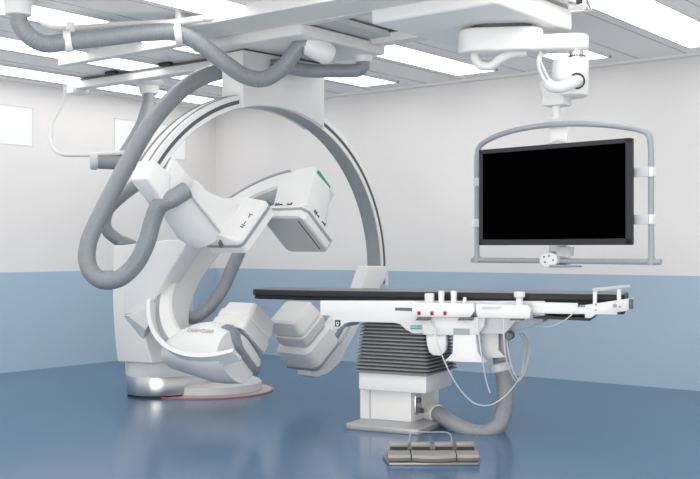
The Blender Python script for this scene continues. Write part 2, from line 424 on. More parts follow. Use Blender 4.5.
# base
def stad(c0, c1, r, n=14):
    a = math.atan2(c1[1]-c0[1], c1[0]-c0[0]); o = []
    for i in range(n+1): t = a - PI/2 + PI*i/n; o.append((c1[0]+r*math.cos(t), c1[1]+r*math.sin(t)))
    for i in range(n+1): t = a + PI/2 + PI*i/n; o.append((c0[0]+r*math.cos(t), c0[1]+r*math.sin(t)))
    return o
FW = frame(V((0, 0, 0)), Rv, Fv, Zv)
bo = stad((-1.84, 10.06), (-1.30, 10.30), .30)
part('base_plinth', M().prism(bo, .02, .195, FW, bev=.004), STEEL, FCA, label='brushed steel base plinth')
part('base_foot', M().prism(stad((-1.84, 10.06), (-1.30, 10.30), .285), .0, .03, FW), DARK, FCA)
part('base_collar', M().prism(stad((-1.84, 10.08), (-1.35, 10.30), .31), .185, .345, FW, bev=.02), WHITE, FCA)
fl = M().lathe([(.0, .0), (.65, .0), (.65, .007), (.0, .007)], frame(Wc(-1.42, 10.36, 0), Rv, Fv, Zv), 64)
fp = part('floor_plate', fl, mat('light_grey_floor_plate', (.55, .54, .54), .4, noise=.03), FCA)
part('edge_strip', M().arc(frame(Wc(-1.42, 10.36, 0), Rv, Fv, Zv), [(.645, 0), (.665, 0), (.665, .010), (.645, .010)], 0, 359.9, 72), REDRIM, fp, label='thin red edging of the floor plate')
dk = M().lathe([(.0, .006), (.52, .006), (.53, .02), (.525, .085), (.50, .105), (.42, .12), (0, .125)], frame(Wc(-1.40, 10.36, 0), Rv, Fv, Zv), 64)
part('swivel_disc', dk, WHITE, FCA)
# column: its outline faces the camera side of the room, 0.55 m deep
CY = 6.44
FCOL = frame(V((-8, CY, 0)), V((1, 0, 0)), Zv, V((0, -1, 0)))
col = [trace(FCOL, *q) for q in ((113, 245), (138, 245), (145, 300), (145, 338), (152, 364), (117, 362), (114, 335), (112, 300))]
part('column', M().prism(col, -.62, .0, FCOL, bev=.02, seg=3), WHITE, FCA)
cv = [trace(FCOL, *q) for q in ((125, 245), (165, 240), (190, 240), (184, 252), (172, 270), (161, 289), (152, 307), (140, 311), (125, 315))]
part('arm_cover', M().prism(cv, -.20, .02, FCOL, bev=.015, seg=3), WHITE, FCA)
kn = [trace(FCOL, *q) for q in ((121, 316), (150, 305), (149, 330), (141, 341))]
kn2 = [trace(frame(V((-8, CY-.12, 0)), V((1, 0, 0)), Zv, V((0, -1, 0))), *q) for q in ((126, 316), (150, 307), (150, 318), (144, 330))]
part('knuckle', M().loft([[(x, y, -.02) for x, y in kn], [(x, y, .10) for x, y in kn2]], FCOL), WHITE2, FCA)
part('column_neck', M().prism(stad((-1.98, 10.2), (-1.75, 10.30), .24), .335, .40, FW), GREYP, FCA)
# the C itself
FA = frame(ISA - XA*.08, V((-1, 0, 0)), aA, V((-1, 0, 0)).cross(aA))
def half(prof): return prof
RAi, RAo, HW = .89, 1.09, .15
cp = [(RAi+.02, -HW), (RAo-.03, -HW), (RAo, -HW+.03), (RAo, HW-.03), (RAo-.03, HW), (RAi+.02, HW), (RAi, HW-.02), (RAi, -HW+.02)]
ca = part('c_arm', M().arc(FA, cp, -97, 80, 96), WHITE, FCA)
sgn = 1 if FA.to_3x3().col[2].dot(nA) < 0 else -1      # near side of the C in its own frame
h0 = sgn*HW
part('edge_line', M().arc(FA, [(RAo-.02, h0-.03*sgn), (RAo+.006, h0-.03*sgn), (RAo+.006, h0+.004*sgn), (RAo-.02, h0+.004*sgn)][::sgn], 15, 79, 50), TUBEGR, ca, label='grey edge along the upper half of the C')
part('guide_track', M().arc(FA, [(RAo-.075, h0-.004*sgn), (RAo-.035, h0-.004*sgn), (RAo-.035, h0+.003*sgn), (RAo-.075, h0+.003*sgn)][::sgn], -97, -18, 60), GREYP, ca, label='dark groove along the C')
part('guide_rim', M().arc(FA, [(RAo-.028, h0-.05*sgn), (RAo+.012, h0-.05*sgn), (RAo+.012, h0+.075*sgn), (RAo-.028, h0+.075*sgn)][::sgn], -112, -30, 60), WHITE, ca)
# x-ray tube (bottom)
FX = frame(ISA - aA*.80, V((0, 0, 0)) + nA, aA, XA)   # local x = n, y = toward the centre, z = along the room's back wall
def ell(secs, e=3.2, n=36): return [[(x, y, z) for x, y in superell(hx, hy, e, n, cx, cy)] for (z, cx, cy, hx, hy) in secs]
FE2 = frame(FX @ V((0, 0, .16)), nA, aA, XA)
face = [trace(FE2, *q) for q in ((228, 325), (230.5, 334), (232, 342), (236, 351), (245, 363), (253.5, 374), (256, 375), (258.5, 372), (258.5, 364), (252, 352), (244, 340), (237, 330), (231, 325))]
fcx, fcy = sum(p[0] for p in face)/len(face), sum(p[1] for p in face)/len(face)
def body_sec(z, k, dn=0.0, da=0.0, ky=None): return [(fcx+(x-fcx)*k+dn, fcy+(y-fcy)*(ky or k)+da, z) for x, y in face]
tx = part('tube_housing', M().loft(ell(((-.66, .02, -.16, .08, .06), (-.62, .01, -.16, .13, .10), (-.54, 0, -.14, .17, .13), (-.42, -.01, -.12, .20, .17), (-.28, -.01, -.10, .225, .21), (-.12, -.01, -.10, .24, .235), (.02, 0, -.11, .245, .22), (.12, .0, -.125, .25, .185), (.16, .0, -.13, .245, .17)), 2.6), FX), WHITE, FCA)
print('FACE', [(round(x, 3), round(y, 3)) for x, y in face])
part('end_ring', M().loft([body_sec(-.10, .9), body_sec(-.02, 1.02), body_sec(.02, 1.0), body_sec(.045, .9), body_sec(.05, .8)], FE2), ACCENT, tx, label='blue grey rim of the end cap')
part('end_cap', M().loft([body_sec(.04, .68, .025, .012), body_sec(.062, .62, .025, .012), body_sec(.066, .5, .025, .012)], FE2), WHITE2, tx)
part('collimator', M().loft([[(x, y, z) for x, z in rrect(hx, hz, .04, 5, cx, cz)] for (y, cx, cz, hx, hz) in ((.05, .02, .03, .19, .20), (.15, .02, .03, .185, .20), (.155, .02, .03, .175, .19), (.18, .02, .03, .175, .19), (.185, .02, .03, .18, .195), (.25, .02, .03, .175, .19), (.255, .02, .03, .165, .18), (.33, .02, .03, .155, .17), (.345, .02, .03, .13, .15))], FX), WHITE2, FCA)
part('lettering', text_mesh('CARE+CLEAR', .052, frame(FX @ V((-.2505, -.06, -.12)), XA, aA, -nA)), LETTER, tx)
# detector (top)
ISV = ISA + XA*.05
FDA = frame(ISV, XA, nA, XA.cross(nA))
if FDA.to_3x3().col[2].dot(aA) < 0: FDA = frame(ISV, XA, nA, aA)
FDN = frame(ISV - nA*.20, XA, aA, -nA)          # near face of the housing: x right, y away from the centre
hp_ = [trace(FDN, *q) for q in ((273, 206), (277, 187), (288, 173.5), (299, 169), (309, 167), (316.5, 168), (312, 190), (307, 206))]
def hsec(z, k, dx=0.0, lower=0.0):
    cx = sum(p[0] for p in hp_)/len(hp_)
    return [(cx + (x-cx)*k + dx, y - lower*max(0, y-.52), z) for x, y in hp_]
part('detector_housing', M().loft([hsec(.0, .95), hsec(-.03, 1.02), hsec(-.22, 1.0, .01, .0), hsec(-.28, .97, .02, .12), hsec(-.36, .9, .02, .5), hsec(-.40, .8, .02, .9)], FDN), WHITE, FCA, ang=40)
part('detector_tray', M().prism([(-.25, -.20), (-.20, -.25), (.20, -.25), (.25, -.20), (.25, .20), (.20, .25), (-.20, .25), (-.25, .20)], .40, .53, FDA, bev=.008), WHITE, FCA)
part('detector_band', M().prism([(-.253, -.20), (-.20, -.253), (.20, -.253), (.253, -.20), (.253, .20), (.20, .253), (-.20, .253), (-.253, .20)], .468, .497, FDA), GREYP, FCA, label='grey band round the detector')
part('detector_panel', M().prism(rrect(.225, .225, .03, 4), .392, .404, FDA), FACEG, FCA)
part('panel_slot', M().prism([(.17, -.19), (.178, -.19), (.178, .19), (.17, .19)], .388, .396, FDA), DARK, FCA, label='thin dark line on the detector face')
part('tray_shoulder', M().loft(rings(((.525, 0, 0, .245, .245, .05), (.585, 0, 0, .215, .215, .05))), FDA), WHITE, FCA)
for (y, w) in ((-.13, .016), (-.105, .012), (-.07, .03), (.02, .03), (.05, .010)):
    hgt = .01 if w > .02 else .03
    part('symbol', M().box((.236, y, .553), (.012, w, hgt), FDA), SYMB, FCA, label='small dark symbol on the detector side')
    part('symbol', M().box((y-.02, -.236, .553), (w, .012, hgt), FDA), SYMB, FCA, label='small dark symbol on the detector side')
ta, tb = trace(FDN, 315.5, 168), trace(FDN, 314, 176)
q = FDN @ V((ta[0], ta[1], -.02)); r_ = FDN @ V((tb[0], tb[1], -.02))
dn_ = nA*.22; q = q - aA*.012; q = q + XA*.022; r_ = q - aA*.055 - XA*.004; o_ = XA*.012
part('logo_strip', M().hexa([r_-o_, r_+dn_-o_, r_+dn_+o_, r_+o_, q-o_, q+dn_-o_, q+dn_+o_, q+o_]), TEAL, FCA, label='teal strip on the detector housing')
part('detector_lift', M().loft(rings(((.55, -.04, .08, .08, .10, .05), (1.02, -.04, .08, .08, .10, .05))), FDA), WHITE2, FCA)

# ================================================================== HOSES
def hose(pts, r, label, matl=HOSE, rib=.0021, pitch=.024, endcap=None):
    m = M(); m.tube([P(*q) for q in pts], r, 18, rib=rib, pitch=pitch)
    o = part('corrugated_hose', m, matl, ang=60); return tag(o, label, 'hose', 'ribbed grey cable hoses')
hose([(18, 12, 7.75), (19, 22, 7.76), (28, 35, 7.8), (44, 43.5, 7.88), (68, 41.5, 8.0), (110, 37, 8.15), (150, 32.5, 8.27), (178, 33, 8.35), (200, 44, 8.42), (225, 63, 8.5), (245, 76, 8.6), (263, 79, 8.68), (280, 70, 8.74), (292, 56, 8.74), (299, 47, 8.73), (308, 43, 8.72)], .067,
     'long grey ribbed hose sweeping from upper left under the white support pipe to the carriage')
hose([(363, 61, 9.36), (363, 66, 9.36), (358, 70, 9.36), (346, 71, 9.36), (330, 71, 9.36), (312, 71, 9.34), (296, 69, 9.3), (282, 66, 9.26), (271, 66, 9.24)], .060, 'short grey ribbed hose from the right carriage socket to the arm holder')
hose([(252, 56, 9.75), (240, 66, 9.6), (222, 71, 9.42), (200, 78, 9.26), (176, 95, 9.1), (150, 125, 8.96), (125, 168, 8.85), (102, 212, 8.75), (88, 245, 8.7), (89, 268, 8.66), (101, 280, 8.63), (118, 279, 8.6), (134, 266, 8.58), (146, 244, 8.55), (153, 220, 8.52), (160, 205, 8.48), (174, 198, 8.45), (187, 190, 8.5)], .072,
     'large grey ribbed hose hanging in a deep loop at left in front of the column')
hose([(149, 90, 11.65), (148, 104, 11.55), (143, 122, 11.3), (134, 140, 10.8), (121, 161, 10.1)], .068, 'short grey ribbed hose dropping from the white ceiling socket')
hose([(150, 178, 9.75), (140, 183, 9.75), (122, 196, 9.8), (107, 212, 9.9), (106, 228, 9.95), (117, 239, 10.0), (132, 246, 10.05), (141, 254, 10.1)], .058, 'grey ribbed hose curling behind the big loop onto the column top')
hose([(268, 205, 9.95), (256, 222, 9.9), (243, 244, 9.85), (233, 266, 9.8), (223, 288, 9.76), (210, 306, 9.72), (196, 317, 9.7), (186, 316, 9.72), (182, 304, 9.78), (184, 292, 9.85), (190, 279, 9.92)], .060, 'grey ribbed hose running down behind the detectors to the x-ray tube', HOSE2)
# ceiling sockets of two hoses
b = P(149, 92, 11.65)
sk = M(); sk.lathe([(.085, -.03), (.10, -.02), (.115, .06), (.16, .10), (.165, ZC-b.z)], frame(b, Rv, Fv, Zv))
tag(part('hose_socket', sk, WHITE2), 'white cone shaped hose socket on the ceiling left of the round arm', 'socket', 'ceiling hose sockets')
b = P(18, 13, 7.75); sk = M(); sk.lathe([(.08, -.02), (.095, -.015), (.10, .06), (.11, .09), (.12, ZC-b.z)], frame(b, Rv, Fv, Zv))
tag(part('hose_socket', sk, WHITE2), 'white round hose socket at the top left corner of the photo', 'socket', 'ceiling hose sockets')
# horizontal grey cable tube behind the big loop
hp = thing('cable_pipe', 'short horizontal grey pipe with a rounded collar behind the big hose loop', 'pipe', P(115, 162, 9.95))
part('pipe', M().tube([P(93, 161.5, 9.9), P(140, 164, 10.02)], .066, 18, step=.05, rib=0), HOSE, hp)
part('collar', M().cyl(P(90, 161.5, 9.89), P(98, 161.8, 9.91), .078, bev=.012), PALE, hp)
part('connector', M().cyl(P(137, 163.5, 10.0), P(146, 166, 10.04), .075, bev=.01), STEEL, hp, label='steel end connector')
part('support_bar', M().tube([P(95, 154, 9.9), P(140, 152, 10.0)], .022, 10, step=.06), WHITE2, hp)
# support pipe of the long hose, with straps
sp = thing('support_pipe', 'bent white ceiling pipe carrying the long grey hose at upper left', 'pipe', P(120, 25, 8.35))
part('pipe', M().tube([P(34, -14, 8.3), P(34, 4, 8.3), P(37, 14, 8.3), P(44, 23, 8.3), P(56, 28, 8.3), P(75, 28.3, 8.3), P(120, 25, 8.31), P(178, 21.5, 8.33), P(236, 14, 8.36)], .026, 12, step=.03), WHITE2, sp)
for (px, py, dd, py2) in ((68.5, 41.3, 8.0, 28), (178, 33.5, 8.35, 21)):
    c = P(px, py, dd); t = (P(px+10, py-1.0, dd+.01) - c).normalized()
    u = Zv; w = t.cross(u).normalized()
    q = frame(c, w, t.cross(w) * -1, t)
    m = M(); m.arc(q, [(.068, -.028), (.082, -.028), (.082, .028), (.068, .028)], 0, 359.9, 32)
    part('strap', m, WHITE, sp)
    tp = P(px+2, py2, dd+.06)
    part('strap_bracket', M().box(tp, (.05, .05, .09), bev=.006), WHITE2, sp)
for (px, py) in ((110, 25.6), (205, 18)):
    part('joint', M().cyl(P(px-1.2, py+.1, 8.32), P(px+1.2, py-.1, 8.32), .030), PALE, sp)
h = P(236, 14, 8.36)
part('hanger', M().box((h.x, h.y, (h.z-.05+ZC)/2), (.07, .05, ZC-h.z+.05), bev=.006), WHITE2, sp)
h = P(178, 21.5, 8.33)
part('hanger', M().box((h.x, h.y, (h.z+ZC)/2), (.03, .03, ZC-h.z)), WHITE2, sp)
# thin white conduit from the far rail down to the pipe
cd = M(); cd.tube([P(65, 84, 10.9), P(64.5, 93, 10.9), P(61, 106, 10.8), P(53, 121, 10.6), P(51, 134, 10.4), P(53, 147, 10.2), P(60, 153.5, 10.1), P(72, 155, 10.0), P(100, 154.5, 9.93), P(138, 152, 10.0)], .020, 10, step=.03)
tag(part('cable_conduit', cd, CABLE), 'thin white conduit curving down from the far rail end to the grey pipe', 'cable')
# ================================================================== PATIENT TABLE
AL = math.radians(18); BL = math.radians(27.5)
TX = (Rv*math.cos(AL) - Fv*math.sin(AL)); TY = (Rv*math.sin(AL) + Fv*math.cos(AL))
PX_ = (Rv*math.cos(BL) - Fv*math.sin(BL)); PY_ = (Rv*math.sin(BL) + Fv*math.cos(BL))
TC = Wc(.74, 8.25, 0)
FTB = frame(TC, TX, TY, Zv)                        # table top frame
pc = Wc(.406, 8.513, 0)
FPD = frame(pc, PX_, PY_, Zv)                      # pedestal frame
PT = thing('patient_table', 'white patient examination table with grey bellows pedestal on a floor plate', 'operating table', pc)
part('base_plate', M().prism(rrect(.31, .30, .02, 3, .10, -.255), 0, .045, FPD, bev=.008), mat('worn_grey_metal_plate', (.42, .42, .42), .4, .4, noise=.08, nscale=12), PT, label='grey metal base plate')
part('plinth', M().box((0, 0, .19), (.453, .551, .30), FPD, bev=.008), WHITE, PT)
part('plinth_panel', M().box((.05, -.278, .17), (.35, .012, .24), FPD, bev=.003), WHITE, PT)
part('plinth_seam', M().box((-.135, -.2765, .18), (.006, .004, .27), FPD), GREYP, PT, label='grey seam of the plinth')
part('skirt', M().box((.095, -.09, .355), (.58, .54, .14), FPD, bev=.012), WHITE, PT)
bl = []
nb = 14; z0, z1 = .42, .81
for i in range(nb):
    za = z0 + (z1-z0)*i/nb; zb = za + (z1-z0)/nb
    k = 1.0 - .15*i/nb
    for zz, g in ((za, -.018), (za+(zb-za)*.35, .012), (za+(zb-za)*.65, .012), (zb, -.018)):
        bl.append([(x, y, zz) for x, y in rrect(.312*k+g, .292*k+g, .03, 3, .095, -.09)])
part('bellows', M().loft(bl, FPD), RUBBER, PT, ang=25)
# table body: outline traced on its near face, 0.5 m wide
NEAR = -.27
FN = frame(FTB @ V((0, NEAR, 0)), TX, Zv, -TY)      # x along, y up, z toward the camera
tr = lambda *pts: [trace(FN, *q) for q in pts]
body = tr((320, 300.5), (545, 301), (545, 316), (515, 322), (505, 334), (437, 334), (412, 333.5), (405, 329), (400, 324.5), (394, 323), (352, 322), (345, 323.5), (340, 328), (337, 329.5), (334, 323), (331, 316), (320, 315.5))
part('table_body', M().prism(body, -.50, 0, FN, bev=.008), WHITE, PT)
part('top_slide', M().prism([(-.62, -.24), (1.30, -.24), (1.30, .24), (-.62, .24)], .955, .985, FTB, bev=.004), WHITE2, PT)
tpo = [(-1.56, -.13), (-1.50, -.17), (-1.1, -.255), (1.37, -.255), (1.37, .255), (-1.1, .255), (-1.50, .17), (-1.56, .13)]
part('table_top', M().prism(tpo, .985, 1.012, FTB, bev=.006), CARBON, PT, label='black carbon table top')
part('accessory_rail', M().box((.62, -.30, .945), (1.44, .022, .05), FTB, bev=.004), WHITE, PT)
part('accessory_rail', M().box((.62, .30, .945), (1.44, .022, .05), FTB, bev=.004), WHITE, PT)
for x in (.0, .5, 1.0, 1.28):
    for y in (-.28, .28): part('rail_spacer', M().box((x, y, .945), (.05, .05, .035), FTB), WHITE2, PT)
part('rail_slot', M().prism(tr((395, 307.5), (412, 308), (412, 311), (395, 310.5)), -.002, .004, FN), TRACK, PT, label='dark slot at the front of the table body')
part('rail_slot', M().prism(tr((533, 309), (578, 311), (578, 314.5), (533, 313)), -.02, .03, FN), TRACK, PT, label='dark slot at the foot end of the table')
part('end_bar', M().prism(tr((533, 302), (578, 303), (578, 310), (533, 308)), -.56, .03, FN, bev=.004), WHITE, PT)
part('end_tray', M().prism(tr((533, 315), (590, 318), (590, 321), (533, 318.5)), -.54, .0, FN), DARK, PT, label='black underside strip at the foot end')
gl = part('safety_label', M().prism(tr((335, 320), (340.5, 320), (340.5, 326.5), (335, 326.5)), 0, .004, FN), GREEN, PT, label='small dark green label with a white sign')
f = trace(FN, 337.7, 323.2)
gm = M(); gm.arc(frame(FN @ V((f[0], f[1], .004)), TX, Zv, -TY), [(.008, 0), (.012, 0), (.012, .002), (.008, .002)], 0, 359.9, 16); gm.box((f[0], f[1]-.014, .005), (.02, .006, .002), FN)
part('sign', gm, WHITE, gl, label='white sign')
lo = part('logo_label', M().prism(tr((410.5, 325.3), (421.5, 325.3), (421.5, 329.3), (410.5, 329.3)), 0, .004, FN), TEAL, PT, label='small teal label')
f = trace(FN, 416, 327.3)
part('lettering', text_mesh('SIEMENS', .021, frame(FN @ V((f[0], f[1], .004)), TX, Zv, -TY), .0008), WHITE, lo, label='white lettering')
# under the body: drive box, paddle, cable bracket, column
part('drive_box', M().prism(tr((424, 316), (488, 316), (486, 326), (480, 334.5), (426, 334)), -.02, .09, FN, bev=.008), WHITE, PT)
part('drive_slot', M().prism(tr((456, 327.5), (472, 327.8), (472, 334), (456, 333.5)), .085, .094, FN), GREYP, PT, label='grey slot in the drive box')
part('paddle', M().prism(tr((428, 333), (448, 333), (448, 345), (447, 351), (442, 355), (435, 354.5), (431, 351), (429, 344)), .0, .07, FN, bev=.008), WHITE, PT)
part('cable_bracket', M().prism(tr((456, 333), (478, 334), (480, 352), (488, 361.5), (447, 360), (455, 352)), .0, .09, FN, bev=.004), WHITE, PT)
part('cable_bracket', M().prism(tr((479, 333), (497, 334), (497, 351), (504, 358), (484, 359.5), (480, 350)), -.12, -.06, FN, bev=.004), WHITE2, PT)
part('bracket_column', M().prism(tr((494, 322), (504, 322), (505, 362), (495, 362)), -.20, -.12, FN, bev=.004), GREYP, PT, label='grey cable column')
part('side_unit', M().prism(tr((486, 319), (541, 319), (541, 324), (505, 335), (486, 335)), -.40, -.10, FN, bev=.008), mat('blue_grey_under_panel', (.42, .46, .51), .5), PT, label='blue grey underside panel')
part('knob', M().cyl(FN @ V((*trace(FN, 509, 336), -.1)), FN @ V((*trace(FN, 509, 336), .02)), .03, bev=.005), TRACK, PT, label='dark knob under the table')
part('hose_flange', M().cyl(P(427, 412.5, 8.46), P(438, 414, 8.30), .085, .075, bev=.006), WHITE, PT)
pp = part('socket_plate', M().box((.23, -.17, .17), (.02, .12, .15), FPD, bev=.004), STEEL, PT, label='steel socket plate on the pedestal')
for (y, z) in ((-.20, .13), (-.20, .21), (-.14, .12)): part('plug', M().cyl(FPD @ V((.23, y, z)), FPD @ V((.265, y, z)), .020, n=12), SYMB, pp, label='grey plug')
# foot-end accessory
EA = thing('table_end_bracket', 'white adjustable bracket clamped to the foot end of the table rail', 'bracket', FTB @ V((1.5, -.3, .9)))
FE = frame(FTB @ V((0, -.30, 0)), TX, Zv, -TY)
te = lambda *pts: [trace(FE, *q) for q in pts]
part('side_plate', M().prism(te((585, 305), (629, 298.5), (632, 300), (632, 308), (626, 311), (596, 314.5), (591, 318), (585, 318)), -.012, .012, FE, bev=.003), WHITE, EA)
part('top_bar', M().prism(te((593, 288), (630, 284.5), (630, 287.5), (593, 292)), -.012, .012, FE, bev=.003), PALE, EA, label='light grey upper bar')
for x in (595, 619): part('post', M().prism(te((x-2, 289), (x+2, 289), (x+2, 306), (x-2, 306)), -.01, .01, FE, bev=.002), WHITE, EA)
part('under_strip', M().prism(te((592, 313.5), (626, 310.5), (624, 314.5), (592, 314.5)), -.05, .0, FE), DARK, EA)
for (x, y) in ((596, 310), (596, 304.5), (620, 306.5)):
    q = trace(FE, x, y); part('screw', M().cyl(FE @ V((*q, .01)), FE @ V((*q, .018)), .008, n=12), GREYP, EA)
q = trace(FE, 615, 305.5); part('adjust_knob', M().cyl(FE @ V((*q, .01)), FE @ V((*q, .03)), .014, n=14), GREYP, EA)
q = trace(FE, 631, 304); part('clamp', M().box((q[0], q[1], 0), (.03, .07, .05), FE, bev=.004), TRACK, EA)
part('cross_bar', M().cyl(FE @ V((*trace(FE, 628, 303), 0)), FE @ V((*trace(FE, 628, 303), -.58)), .012), STEEL, EA)
# mattress
mo = [(-1.58, -.12), (-1.54, -.16), (-1.1, -.262), (1.37, -.262), (1.39, -.24), (1.39, .24), (1.37, .262), (-1.1, .262), (-1.54, .16), (-1.58, .12)]
mt_ = part('table_mattress', M().prism(mo, 1.012, 1.062, FTB, bev=.012, seg=3), VINYL)
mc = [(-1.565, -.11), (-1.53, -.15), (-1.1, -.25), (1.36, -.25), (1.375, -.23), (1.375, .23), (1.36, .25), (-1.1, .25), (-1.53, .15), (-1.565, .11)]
BASE[mt_.name] = V(mt_.location); part('top_sheen', M().prism(mc, 1.060, 1.066, FTB, bev=.002, seg=1), mat('grey_vinyl_sheen', (.16, .165, .17), .42, noise=.05, nscale=15), mt_, label='lighter grey top with the sheen put into its colour')  # gloss reflection on the vinyl top, put into a lighter grey layer
tag(mt_, 'long thin charcoal mattress lying on the patient table', 'mattress')
# control modules hung on the near rail
FC = frame(FTB @ V((0, -.41, 0)), TX, Zv, -TY)
tc = lambda *pts: [trace(FC, *q) for q in pts]
def module(label, out, name='control_module'):
    xs = tc(*out); cx = sum(x for x, y in xs)/len(xs); zb = min(y for x, y in xs)
    t = thing(name, label, 'control panel', FC @ V((cx, zb, 0)), 'table side control modules')
    part('housing', M().prism(xs, -.097, .0, FC, bev=.008), WHITE, t); return t
c1 = module('white table side control module with joystick knobs and three red buttons', ((412, 302.5), (474, 303.5), (475, 311), (470, 317.5), (414, 317), (412, 313)))
def knob(t, px, py0, py1, r, rt, matl=WHITE, name='joystick'):
    x0, y0_ = trace(FC, px, py0); x1, y1_ = trace(FC, px, py1)
    q = frame(FC @ V((x0, y0_, -.045)), TX, TY, Zv)
    H = y1_-y0_
    part(name, M().lathe([(r*.9, 0), (r, .01), (r, H*.5), (rt, H*.75), (rt, H*.92), (rt*.8, H), (0, H)], q, 24), matl, t)
knob(c1, 428, 303, 293.5, .036, .036, name='joystick'); knob(c1, 440, 303, 291, .022, .024); knob(c1, 452.5, 303, 291, .022, .024); knob(c1, 463.5, 303.5, 297.5, .014, .012, name='knob')
for px in (419, 432, 445):
    x, y = trace(FC, px, 313.2)
    b = part('button', M().box((x, y, .0), (.026, .030, .010), FC, bev=.003), REDB, c1, label='red button')
    part('button_cap', M().box((x, y, .006), (.015, .022, .006), FC, bev=.002), mat('dark_red', (.10, .008, .012), .4), b, label='dark red button cap')
c2 = module('second white table side control module with one mushroom shaped knob, near the foot end', ((475.5, 304), (527, 305), (531, 309), (530, 319), (478, 318), (475.5, 312)))
x0, y0_ = trace(FC, 518.5, 305)
part('joystick', M().lathe([(.028, -.01), (.026, .02), (.024, .045), (.040, .06), (.042, .085), (.036, .095), (0, .098)], frame(FC @ V((x0, y0_, -.045)), TX, TY, Zv), 24), WHITE, c2)
part('slot', M().prism(tc((483, 306.5), (503, 306.5), (499, 309), (481, 309)), -.005, .003, FC), PALE, c2, label='grey recess on the module')
# table hose
FPY = [FPD @ V((.34, .0, .17))]
e0 = FPD @ V((.34, .0, .17)); e1 = FPD @ V((.46, .0, .155))
pts = [P(430, 413, 8.42), P(438, 414, 8.30), P(448, 420, 8.15), P(458, 426.5, 8.04), P(471, 432, 7.96), P(486, 433, 7.95), P(498, 426, 7.98), P(503.5, 412, 8.05), P(505.5, 393, 8.1), P(503.5, 374, 8.15), P(501, 360, 8.18), P(499, 350, 8.2)]
hm = M(); hm.tube(pts, .064, 18, rib=.003, pitch=.024)
tag(part('corrugated_hose', hm, HOSE2, ang=60), 'grey ribbed hose lying on the floor from pedestal up to the table underside', 'hose', 'ribbed grey cable hoses')
col_ = M(); col_.cyl(P(499, 363, 8.17), P(501, 372, 8.16), .082, bev=.01)
tag(part('hose_collar', col_, WHITE), 'white collar round the table hose below the cable column', 'collar')
# cables
def cable(pts, label, r=.0052, matl=CABLE):
    tag(part('cable', M().tube([P(*q) for q in pts], r, 8, step=.02), matl), label, 'cable', 'thin cables under the table')
cable([(431, 316, 7.95), (434, 330, 7.85), (440, 350, 7.82), (450, 373, 7.82), (462, 392, 7.85), (476, 404, 7.88), (490, 405, 7.9), (505, 396, 7.95), (518, 380, 8.0), (526, 362, 8.05), (528, 345, 8.1), (523, 333, 8.15)], 'longest thin white cable looping from the first control module to the foot end')
cable([(478, 318, 7.75), (479, 335, 7.76), (481, 352, 7.74), (484, 370, 7.78), (487, 384, 7.8), (490, 393, 7.8)], 'thin white cable hanging straight from between the modules with a loose end')
cable([(503.5, 319, 7.7), (504, 340, 7.7), (506, 358, 7.72), (511, 373, 7.78), (517, 382, 7.85), (521, 375, 7.95), (524, 358, 8.02), (524, 342, 8.1), (519, 333, 8.15)], 'thin white cable dropping from the second control module in a narrow loop')
cable([(507, 330, 7.9), (508, 350, 7.86), (512, 368, 7.86), (519, 380, 7.9), (525, 370, 7.98), (529, 350, 8.05), (526, 337, 8.12), (521, 333, 8.15)], 'thin white cable hanging in the widest loop beside the table hose')
cable([(522, 321, 8.1), (535, 325, 7.85), (548, 327, 7.75), (560, 323, 7.68), (569, 317, 7.62), (574, 312, 7.60)], 'thin white cable running under the foot end to the end bar')
# ================================================================== FOOT SWITCH
fc = Wc((432.5-350)/1050*6.90, 6.90, 0)
FF = frame(fc, Rv, Fv, Zv)
FS = thing('foot_switch', 'grey foot switch with four pedals and wire handle on the floor', 'foot switch', fc)
FF2 = FF
part('tray', M().prism([(-.29, -.15), (.29, -.15), (.325, .09), (.30, .12), (-.30, .12), (-.325, .09)], 0, .018, FF, bev=.004), TRAY, FS)
def pedal(x0, x1, bow, name='pedal'):
    m = M(); n = 10; rr = []
    for i in range(n+1):
        u = i/n; x = x0 + (x1-x0)*u; c = math.sin(PI*u)*bow
        rr.append([(x, -.10-c, .022), (x, -.115-c, .045), (x, -.10-c, .062), (x, -.02, .068), (x, .03, .066), (x, .04, .05), (x, .04, .022)])
    m.loft(rr, FF); part(name, m, PEDALM, FS)
pedal(-.295, -.150, .012); pedal(-.142, .145, .045, 'wide_pedal'); pedal(.152, .295, .012)
for (a, b) in ((-.285, -.155), (-.14, -.01), (.015, .14), (.16, .285)):
    part('pedal_guard', M().box(((a+b)/2, .066, .098), (b-a, .05, .03), FF, bev=.006), PEDALM, FS)
    part('guard_slot', M().box(((a+b)/2, .046, .076), (b-a-.015, .02, .018), FF), DARK, FS, label='dark slot under the guard')
part('back_wall', M().box((0, .098, .05), (.60, .02, .08), FF, bev=.006), PEDALM, FS)
hn = [(-.145, .09, .05), (-.148, .095, .12), (-.140, .10, .155), (-.11, .10, .17), (0, .10, .172), (.10, .10, .17), (.128, .10, .155), (.134, .095, .12), (.132, .09, .05)]
part('wire_handle', M().tube(hn, .0042, 8, step=.012, fr=FF), GREYP, FS)
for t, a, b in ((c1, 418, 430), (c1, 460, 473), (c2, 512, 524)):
    part('clamp', M().prism(tc((a, 316.5), (b, 317), (b-1, 320.5), (a-3, 320.5)), -.07, -.004, FC, bev=.003), TRACK, t, label='dark box painting the shaded gap under the module')  # dark boxes put in as shade in the gaps below the modules, not hardware
